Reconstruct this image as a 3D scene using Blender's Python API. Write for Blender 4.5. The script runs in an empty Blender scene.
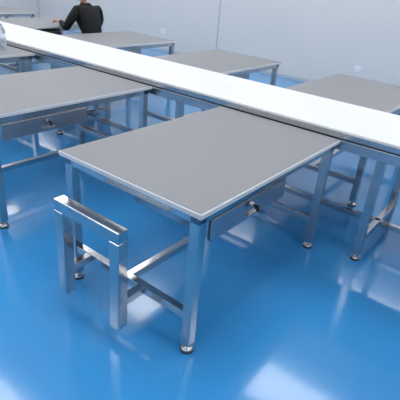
import bpy, bmesh, math
from mathutils import Vector, Matrix
scene=bpy.context.scene
scene.view_settings.view_transform='Standard'
scene.view_settings.look='None'
col=scene.collection

# ---------------------------------------------------------------- materials
def lin(c):
    return tuple(((v/255)/12.92 if v/255<=.04045 else ((v/255+.055)/1.055)**2.4) for v in c)
def mat(name,rgb,rough=.5,metal=0.,coat=0.,noise=0.,nscale=20.,bump=0.,bscale=60.,spec=.5,trans=0.,emit=0.,stretch=None,ior=1.45,crough=.04):
    m=bpy.data.materials.new(name);m.use_nodes=True
    nt=m.node_tree;b=nt.nodes["Principled BSDF"]
    c=lin(rgb)
    b.inputs["Base Color"].default_value=(*c,1)
    b.inputs["Roughness"].default_value=rough
    b.inputs["Metallic"].default_value=metal
    b.inputs["Coat Weight"].default_value=coat
    b.inputs["Coat Roughness"].default_value=crough
    b.inputs["Specular IOR Level"].default_value=spec
    b.inputs["Transmission Weight"].default_value=trans
    b.inputs["IOR"].default_value=ior
    tc=nt.nodes.new("ShaderNodeTexCoord")
    mp=nt.nodes.new("ShaderNodeMapping");nt.links.new(tc.outputs["Object"],mp.inputs["Vector"])
    if stretch: mp.inputs["Scale"].default_value=stretch
    if noise>0:
        n=nt.nodes.new("ShaderNodeTexNoise");n.inputs["Scale"].default_value=nscale
        nt.links.new(mp.outputs[0],n.inputs["Vector"])
        r=nt.nodes.new("ShaderNodeValToRGB")
        r.color_ramp.elements[0].position=.3;r.color_ramp.elements[1].position=.7
        r.color_ramp.elements[0].color=(*[v*(1-noise) for v in c],1)
        r.color_ramp.elements[1].color=(*[min(1,v*(1+noise)) for v in c],1)
        nt.links.new(n.outputs["Fac"],r.inputs[0]);nt.links.new(r.outputs[0],b.inputs["Base Color"])
    if bump>0:
        n=nt.nodes.new("ShaderNodeTexNoise");n.inputs["Scale"].default_value=bscale
        nt.links.new(mp.outputs[0],n.inputs["Vector"])
        bp=nt.nodes.new("ShaderNodeBump");bp.inputs["Strength"].default_value=bump;bp.inputs["Distance"].default_value=.01
        nt.links.new(n.outputs["Fac"],bp.inputs["Height"]);nt.links.new(bp.outputs[0],b.inputs["Normal"])
    if emit>0:
        b.inputs["Emission Color"].default_value=(1,.98,.945,1);b.inputs["Emission Strength"].default_value=emit
    return m
M_floor=mat("epoxy_blue",(62,150,214),.17,coat=.5,noise=.05,nscale=1.2,bump=.16,bscale=2.2,crough=.07)
M_wall=mat("wall_panel",(226,224,221),.45,noise=.01,nscale=2)
M_ceil=mat("ceiling_panel",(240,238,235),.6,noise=.01,nscale=2)
M_seam=mat("panel_joint",(186,188,190),.4,noise=.02)
M_alu=mat("aluminium_trim",(205,209,214),.3,metal=.3,noise=.02)
M_steel=mat("polished_stainless",(200,200,200),.17,metal=1,noise=.06,nscale=8,bump=.08,bscale=14)
M_steel2=mat("brushed_stainless",(200,201,203),.26,metal=1,noise=.06,nscale=30,stretch=(.1,1,1))
M_gray=mat("gray_laminate",(144,144,147),.5,noise=.02,nscale=60,spec=.35)
M_edge=mat("edge_band",(216,217,217),.35,noise=.01)
M_white=mat("white_belt",(238,237,235),.4,noise=.01,nscale=4)
M_dark=mat("dark_gap",(40,44,50),.5,noise=.03)
M_drawer=mat("drawer_steel",(182,185,188),.24,metal=.9,noise=.05,nscale=6)
M_plastic=mat("white_plastic",(245,245,245),.3,noise=.01)
M_key=mat("lock_black",(25,25,27),.35,noise=.03)
M_light=mat("led_diffuser",(255,255,255),.5,emit=7.6)
M_jacket=mat("black_jacket",(22,22,25),.8,noise=.25,nscale=12,bump=.4,bscale=18)
M_trous=mat("dark_trousers",(34,36,46),.85,noise=.2,nscale=15,bump=.2,bscale=25)
M_skin=mat("skin",(196,150,125),.5,noise=.04,nscale=15)
M_hair=mat("dark_hair",(30,22,19),.55,noise=.3,nscale=60,bump=.5,bscale=90)
M_shoe=mat("black_shoe",(22,22,22),.4,noise=.1)
M_sole=mat("eye_white",(235,232,228),.3,noise=.01)
M_lip=mat("lips",(160,95,88),.5,noise=.02)
M_water=mat("clear_plastic",(232,240,246),.08,trans=.75,noise=.01,ior=1.3)
M_label=mat("bottle_label",(225,232,240),.5,noise=.05,nscale=30)
M_seat=mat("stool_seat",(60,90,140),.5,noise=.04)
M_rubber=mat("foot_rubber",(62,66,72),.6,noise=.03)

# ---------------------------------------------------------------- geometry helpers
class Builder:
    def __init__(s,mats): s.bm=bmesh.new();s.mats=mats
    def _merge(s,tmp,mi,smooth=False):
        for f in tmp.faces:
            f.material_index=mi;f.smooth=smooth
        me=bpy.data.meshes.new("t");tmp.to_mesh(me);tmp.free();s.bm.from_mesh(me);bpy.data.meshes.remove(me)
    def box(s,a,b,mi=0,bev=.003,seg=2):
        t=bmesh.new();bmesh.ops.create_cube(t,size=1)
        c=[(a[i]+b[i])/2 for i in range(3)];d=[abs(b[i]-a[i]) for i in range(3)]
        for v in t.verts: v.co=Vector((v.co.x*d[0]+c[0],v.co.y*d[1]+c[1],v.co.z*d[2]+c[2]))
        if bev>0: bmesh.ops.bevel(t,geom=t.edges[:],offset=min(bev,min(d)*.3),segments=seg,affect='EDGES',profile=.5)
        s._merge(t,mi)
    def cyl(s,c,r1,r2,h,mi=0,axis='Z',seg=24,bev=0):
        t=bmesh.new();bmesh.ops.create_cone(t,cap_ends=True,segments=seg,radius1=r1,radius2=r2,depth=h)
        R={'Z':Matrix.Identity(4),'X':Matrix.Rotation(math.pi/2,4,'Y'),'Y':Matrix.Rotation(math.pi/2,4,'X')}[axis]
        bmesh.ops.transform(t,matrix=Matrix.Translation(c)@R,verts=t.verts[:])
        s._merge(t,mi)
    def lathe(s,c,prof,mi=0,seg=28):
        t=bmesh.new();rings=[]
        for r,z in prof: rings.append([t.verts.new((c[0]+r*math.cos(k*2*math.pi/seg),c[1]+r*math.sin(k*2*math.pi/seg),c[2]+z)) for k in range(seg)])
        for a,b in zip(rings,rings[1:]):
            for k in range(seg): t.faces.new((a[k],a[(k+1)%seg],b[(k+1)%seg],b[k]))
        t.faces.new(rings[0][::-1]);t.faces.new(rings[-1])
        s._merge(t,mi,True)
    def foot(s,x,y,mi,mr):
        s.lathe((x,y,0),[(.029,0),(.032,.003),(.032,.010),(.030,.012)],mr)
        s.lathe((x,y,0),[(.030,.0115),(.030,.018),(.022,.023),(.012,.026),(.012,.05)],mi)
        s.lathe((x,y,0),[(.02,.034),(.02,.0445)],mi,6)
    def mesh(s,name):
        me=bpy.data.meshes.new(name);s.bm.to_mesh(me);s.bm.free()
        for m in s.mats: me.materials.append(m)
        return me
def obj(name,me,parent=None,loc=(0,0,0)):
    o=bpy.data.objects.new(name,me);col.objects.link(o);o.location=loc
    if parent: o.parent=parent
    return o
def empty(name,loc):
    e=bpy.data.objects.new(name,None);e.empty_display_size=.1;col.objects.link(e);e.location=loc;return e

# ---------------------------------------------------------------- dimensions
W,D,P,H=.882,1.339,1.5454,.75
CY0,CY1,CZ=1.349,2.055,.80         # conveyor
FY=2.085                           # far row of tables near edge
X0=-.02
I=.045
XA,XB,YA,YB,ZC=-9.6,4.2,-3.6,6.2,2.9

# ---------------------------------------------------------------- room
def shell(name,a,b,m):
    B=Builder([m]);B.box(a,b,0,0);return obj(name,B.mesh(name))
shell("floor",(XA-.1,YA-.1,-.1),(XB+.1,YB+.1,0),M_floor)
shell("ceiling",(XA-.1,YA-.1,ZC),(XB+.1,YB+.1,ZC+.1),M_ceil)
shell("wall_back",(XA-.1,YB,0),(XB+.1,YB+.1,ZC),M_wall)
shell("wall_front",(XA-.1,YA-.1,0),(XB+.1,YA,ZC),M_wall)
shell("wall_left",(XA-.1,YA,0),(XA,YB,ZC),M_wall)
shell("wall_right",(XB,YA,0),(XB+.1,YB,ZC),M_wall)
def strip(name,a,b,m=M_alu):
    B=Builder([m]);B.box(a,b,0,.002);return obj(name,B.mesh(name))
strip("baseboard_back",(XA,YB-.014,0),(XB,YB-.0005,.06))
strip("baseboard_left",(XA+.0005,YA,0),(XA+.014,YB-.02,.06))
strip("baseboard_right",(XB-.014,YA,0),(XB-.0005,YB-.02,.06))
for n,x in enumerate([-3.60,2.2,-9.4]):
    strip("trim_%d"%(n+1),(x-.012,YB-.006,.06),(x+.012,YB-.0003,ZC),M_seam)

# wall sockets
def socket(x,z):
    B=Builder([M_plastic,M_dark])
    B.box((x-.06,YB-.014,z-.045),(x+.06,YB-.0004,z+.045),0,.004)
    for dx in (-.03,.03):
        B.box((x+dx-.018,YB-.017,z-.02),(x+dx+.018,YB-.0135,z+.02),0,.002)
        for s in (-1,1): B.box((x+dx+s*.007-.0015,YB-.0178,z-.006),(x+dx+s*.007+.0015,YB-.0165,z+.006),1,0)
        B.box((x+dx-.0015,YB-.0178,z+.009),(x+dx+.0015,YB-.0165,z+.016),1,0)
    obj("wall_socket",B.mesh("wall_socket"))

# ceiling lamps
B=Builder([M_alu,M_light])
B.box((-.62,-.32,-.03),(.62,.32,0),0,.004);B.box((-.6,-.30,-.034),(.6,.30,-.028),1,0)
lm=B.mesh("led_panel")
for k in range(6):
    for y in (-2.2,.2,2.6,5.0):
        obj("ceiling_light_panel",lm,None,(2.75-2.2*k,y,ZC-.0005))

# ---------------------------------------------------------------- work table meshes
def table_meshes():
    d={}
    B=Builder([M_edge]);B.box((0,0,H-.024),(W,D,H-.002),0,.003);d["edge_band"]=B.mesh("table_edge_band")
    B=Builder([M_gray]);B.box((.007,.007,H-.004),(W-.007,D-.007,H),0,.0008,1);d["top_surface"]=B.mesh("table_top_surface")
    B=Builder([M_steel])
    z0,z1=H-.066,H-.024;a=.02;t=.045
    B.box((a,a,z0),(W-a,a+t*.8,z1));B.box((a,D-a-t*.8,z0),(W-a,D-a,z1))
    B.box((a,a,z0),(a+t*.8,D-a,z1));B.box((W-a-t*.8,a,z0),(W-a,D-a,z1))
    d["apron_frame"]=B.mesh("table_apron")
    for k,(x,y) in enumerate([(I,I),(W-I,I),(W-I,D-I),(I,D-I)]):
        B=Builder([M_steel,M_rubber]);B.box((x-.025,y-.025,.045),(x+.025,y+.025,H-.024),0,.004,3)
        B.foot(x,y,0,1)
        d["leg_%d"%(k+1)]=B.mesh("table_leg")
    B=Builder([M_steel]);z=.205
    B.box((I+.02,I-.02,z-.02),(W-I-.02,I+.02,z+.02));B.box((I+.02,D-I-.02,z-.02),(W-I-.02,D-I+.02,z+.02))
    B.box((W/2-.02,I+.015,z-.02),(W/2+.02,D-I-.015,z+.02));d["stretcher_frame"]=B.mesh("table_stretcher")
    B=Builder([M_drawer,M_dark])
    B.box((W-.48,.12,H-.165),(W-.035,.70,H-.068),0,.003)
    B.box((W-.035,.10,H-.17),(W-.015,.72,H-.068),0,.003)
    d["drawer"]=B.mesh("table_drawer")
    B=Builder([M_steel,M_key]);yl=.41
    B.cyl((W-.011,yl,H-.105),.011,.011,.012,0,'X')
    B.cyl((W-.004,yl,H-.105),.006,.006,.012,1,'X')
    B.box((W-.002,yl-.002,H-.122),(W+.022,yl+.002,H-.098),1,.001)
    B.lathe((W+.016,yl,H-.132),[(.004,0),(.009,.004),(.009,.011),(.004,.014)],1,12)
    B.box((W-.0155,yl-.045,H-.15),(W-.004,yl+.045,H-.141),0,.002)
    d["drawer_lock"]=B.mesh("table_lock")
    return d
TM=table_meshes()
def table(x,y):
    e=empty("work_table",(x,y,0))
    for k,me in TM.items(): obj(k,me,e)
    return e
main=table(0,0)
for k in range(1,6): table(-P*k,0)
for k in range(-1,6): table(X0-P*k,FY)

# welded footrest frame
B=Builder([M_steel]);t=.029
ux0,ux1,uy,uz0,uz1=.175,.55,-.115,.072,.595
B.box((ux0-t,uy-t,uz0),(ux0+t,uy+t,uz1-2*t+.0005),0,.004,3)
B.box((ux1-t,uy-t,uz0),(ux1+t,uy+t,uz1-2*t+.0005),0,.004,3)
B.box((ux0-t,uy-t,uz1-2*t),(ux1+t,uy+t,uz1),0,.004,3)
for x in (ux0,ux1): B.box((x-.02,uy+t-.001,.185),(x+.02,I-.0205,.225),0,.003)
obj("footrest_frame",B.mesh("footrest_frame"))

# ---------------------------------------------------------------- conveyor bench
cv=empty("conveyor_bench",(0,0,0))
cx0,cx1=-8.6,3.2
B=Builder([M_white]);B.box((cx0,CY0+.006,CZ-.012),(cx1,CY1-.006,CZ),0,.001,1);obj("white_top",B.mesh("bench_top"),cv)
B=Builder([M_steel2,M_dark])
for y0,y1,s in ((CY0,CY0+.012,1),(CY1-.012,CY1,-1)):
    B.box((cx0,y0,CZ-.045),(cx1,y1,CZ-.0125),0,.0015)
    B.box((cx0,y0,CZ-.115),(cx1,y1,CZ-.055),0,.002)
    B.box((cx0,y0+s*.004,CZ-.06),(cx1,y1+s*.004,CZ-.04),1,0)
B.box((cx0,CY0+.012,CZ-.05),(cx1,CY1-.012,CZ-.0125),0,0)
obj("side_rails",B.mesh("bench_rails"),cv)
B=Builder([M_steel,M_rubber])
for k in range(-1,6):
    x=1.13-P*k
    for y in (CY0+.04,CY1-.04):
        B.box((x-.025,y-.025,.045),(x+.025,y+.025,CZ-.05),0,.004)
        B.foot(x,y,0,1)
    B.box((x-.02,CY0+.06,.13),(x+.02,CY1-.06,.17));B.box((x-.02,CY0+.06,CZ-.09),(x+.02,CY1-.06,CZ-.05))
B.box((cx0+.3,(CY0+CY1)/2-.02,.13),(1.13+P,(CY0+CY1)/2+.02,.17))
obj("leg_frame",B.mesh("bench_legs"),cv)

# ---------------------------------------------------------------- bottle on table
def bottle(bx,by,bz,k=1.12):
    B=Builder([M_water,M_label,M_plastic])
    sc=lambda L:[(r*k,z*k) for r,z in L]
    B.lathe((bx,by,bz),sc([(.028,0),(.033,.006),(.033,.07),(.031,.075),(.033,.08),(.033,.15),(.030,.17),(.014,.20),(.013,.215)]),0)
    B.lathe((bx,by,bz),sc([(.0335,.08),(.0335,.14)]),1)
    B.lathe((bx,by,bz),sc([(.016,.212),(.016,.235),(.014,.237)]),2)
    obj("water_bottle",B.mesh("water_bottle"))
# ---------------------------------------------------------------- person (faces -x)
def skin_mesh(name,verts,edges,root=0,sub=2):
    me=bpy.data.meshes.new(name);me.from_pydata([v[0] for v in verts],edges,[])
    o=bpy.data.objects.new(name,me);col.objects.link(o)
    o.modifiers.new("s","SKIN")
    for i,v in enumerate(verts):
        r=v[1];d=me.skin_vertices[0].data[i];d.radius=(r,r) if not isinstance(r,tuple) else r
        d.use_root=(i==root)
    s=o.modifiers.new("b","SUBSURF");s.levels=sub;s.render_levels=sub
    dg=bpy.context.evaluated_depsgraph_get();me2=bpy.data.meshes.new_from_object(o.evaluated_get(dg))
    bpy.data.objects.remove(o);bpy.data.meshes.remove(me)
    me2.name=name
    for p in me2.polygons: p.use_smooth=True
    return me2
px,py=-3.40,2.95
per=empty("seated_person",(px,py,0))
V=[((.10,0,.54),(.12,.15)),((.09,0,.66),(.12,.14)),((.04,0,.82),(.14,.17)),((-.01,0,.95),(.13,.17)),((-.03,0,1.02),(.07,.09)),((-.06,0,1.09),(.05,.05))]
E=[(0,1),(1,2),(2,3),(3,4),(4,5)]
for s in (1,-1):
    b=len(V)
    V+=[((-.01,s*.17,.99),.075),((-.06,s*.25,.86),.06),((-.13,s*.27,.76),.052),((-.27,s*.22,.79),.042),((-.38,s*.16,.81),.034)]
    E+=[(3,b),(b,b+1),(b+1,b+2),(b+2,b+3),(b+3,b+4)]
    b=len(V)
    V+=[((.04,s*.10,.53),.09),((-.16,s*.13,.545),.082),((-.33,s*.14,.52),.066),((-.33,s*.14,.30),.058),((-.31,s*.14,.10),.042),((-.38,s*.145,.055),.040),((-.47,s*.15,.04),.032)]
    E+=[(0,b),(b,b+1),(b+1,b+2),(b+2,b+3),(b+3,b+4),(b+4,b+5),(b+5,b+6)]
bd=skin_mesh("body",V,E)
for m in (M_jacket,M_trous,M_shoe,M_skin): bd.materials.append(m)
for p in bd.polygons:
    c=p.center
    if c.z<.10: p.material_index=2
    elif c.z<.60 and not (abs(c.y)>.2 and c.z>.66): p.material_index=1
    elif c.z>1.065: p.material_index=3
    else: p.material_index=0
for v in bd.vertices:
    v.co.z=max(v.co.z,.002)
    if v.co.x>-.08 and v.co.z<.50 and v.co.z>.3: v.co.z=max(v.co.z,.445)
obj("body",bd,per)
B=Builder([M_skin,M_hair,M_sole,M_lip])
hc=Vector((-.10,0,1.19))
def ell(c,r,mi,cut=None,seg=28,tilt=0.35,shape=None):
    t=bmesh.new();bmesh.ops.create_uvsphere(t,u_segments=seg,v_segments=seg//2+4,radius=1)
    for v in t.verts:
        q=Vector((v.co.x*r[0],v.co.y*r[1],v.co.z*r[2]))
        if shape: q=shape(q,v.co)
        v.co=q+Vector(c)
    if cut: bmesh.ops.delete(t,geom=[v for v in t.verts if cut(v.co)],context='VERTS')
    bmesh.ops.transform(t,matrix=Matrix.Translation(hc)@Matrix.Rotation(-tilt,4,'Y'),verts=t.verts[:])
    B._merge(t,mi,True)
def face(q,n):
    if n.z<0: q=Vector((q.x*(1+.10*n.z)-.012*-n.z,q.y*(1+.28*n.z),q.z))
    return q
ell((0,0,0),(.092,.075,.115),0,shape=face)
ell((.008,0,.012),(.098,.083,.115),1,cut=lambda c:(c.x<-.055 and c.z<.055) or (c.z<-.055) or (c.x<-.01 and c.z<.0))
for s in (1,-1):
    ell((.005,s*.077,-.005),(.018,.008,.030),0,seg=12)
    ell((-.080,s*.030,.0),(.010,.014,.008),2,seg=12);ell((-.087,s*.030,.0),(.005,.006,.006),1,seg=10)
    ell((-.086,s*.030,.020),(.007,.018,.004),1,seg=10)
ell((-.098,0,-.018),(.016,.012,.022),0,seg=14);ell((-.088,0,-.058),(.010,.024,.007),3,seg=14)
obj("head",B.mesh("head"),per)
B=Builder([M_jacket]);B.lathe((-.05,0,1.02),[(.085,0),(.075,.035),(.062,.06),(.056,.058)],0);obj("collar",B.mesh("collar"),per)
for s,nm in ((1,"right_hand"),(-1,"left_hand")):
    wx,wy,wz=-.40,s*.15,.81
    V=[((wx+.02,wy,wz),(.024,.020)),((wx-.03,wy,wz-.004),(.036,.016)),((wx-.065,wy,wz-.006),(.038,.014))];E=[(0,1),(1,2)]
    pm=skin_mesh("p",V,E,0,2);bm=bmesh.new();bm.from_mesh(pm)
    chains=[]
    for k,(dy,L) in enumerate([(-.028,.062),(-.010,.072),(.009,.068),(.027,.052)]):
        chains.append([((wx-.055,wy+dy,wz-.004),.009),((wx-.085,wy+dy*1.1,wz+.0),.0088),((wx-.085-L*.45,wy+dy*1.15,wz-.010),.0082),((wx-.085-L*.8,wy+dy*1.15,wz-.032),.007)])
    chains.append([((wx-.01,wy-s*.02,wz-.004),.012),((wx-.035,wy-s*.05,wz-.010),.010),((wx-.07,wy-s*.062,wz-.020),.0085)])
    for ch in chains:
        m2=skin_mesh("f",ch,[(i,i+1) for i in range(len(ch)-1)],0,1);bm.from_mesh(m2);bpy.data.meshes.remove(m2)
    me=bpy.data.meshes.new(nm);bm.to_mesh(me);bm.free();me.materials.append(M_skin)
    for p in me.polygons:p.use_smooth=True;p.material_index=0
    obj(nm,me,per)
# stool
B=Builder([M_seat,M_steel]);sx,sy=px+.10,py
B.lathe((sx,sy,0),[(.15,.405),(.165,.41),(.165,.43),(.15,.44)],0)
for k in range(4):
    a=math.pi/4+k*math.pi/2
    x=sx+.11*math.cos(a);y=sy+.11*math.sin(a);B.cyl((x,y,.2025),.013,.013,.405,1)
B.box((sx-.085,sy-.085,.15),(sx+.085,sy-.065,.165),1);B.box((sx-.085,sy+.065,.15),(sx+.085,sy+.085,.165),1)
B.box((sx-.085,sy-.085,.15),(sx-.065,sy+.085,.165),1);B.box((sx+.065,sy-.085,.15),(sx+.085,sy+.085,.165),1)
obj("stool",B.mesh("stool"))

# ---------------------------------------------------------------- world + camera
w=bpy.data.worlds.new("w");scene.world=w;w.use_nodes=True
w.node_tree.nodes["Background"].inputs[0].default_value=(.8,.88,1,1);w.node_tree.nodes["Background"].inputs[1].default_value=.3
cd=bpy.data.cameras.new("camera");cam=bpy.data.objects.new("camera",cd);col.objects.link(cam)
yaw,pitch,roll,f=-.6307,.4688,.0905,449.6
C0=Vector((1.7517,-1.2093,1.5694))
F=Vector((math.sin(yaw)*math.cos(pitch),math.cos(yaw)*math.cos(pitch),-math.sin(pitch)))
R=Vector((math.cos(yaw),-math.sin(yaw),0));U=R.cross(F)
R2=math.cos(roll)*R+math.sin(roll)*U;U2=-math.sin(roll)*R+math.cos(roll)*U
cam.matrix_world=Matrix.Translation(C0)@Matrix((R2,U2,-F)).transposed().to_4x4()
cd.sensor_width=36;cd.lens=36*f/400;cd.clip_start=.05
scene.camera=cam
socket(-.97,.43)
socket(-4.79,.25)
bottle(-2.42,1.14,H)
def hit(x,y,axis,val):
    d=F+R2*((x-200)/f)-U2*((y-200)/f);t=(val-C0[axis])/d[axis];return C0+d*t
so=[o for o in bpy.data.objects if o.name.startswith("wall_socket")]
for o,(x,y) in zip(so,((358,69),(163,31))):
    q=hit(x,y,1,YB);ox=-.97 if o is so[0] else -4.79;oz=.43 if o is so[0] else .25
    o.location=(q.x-ox,0,max(q.z,.25)-oz)
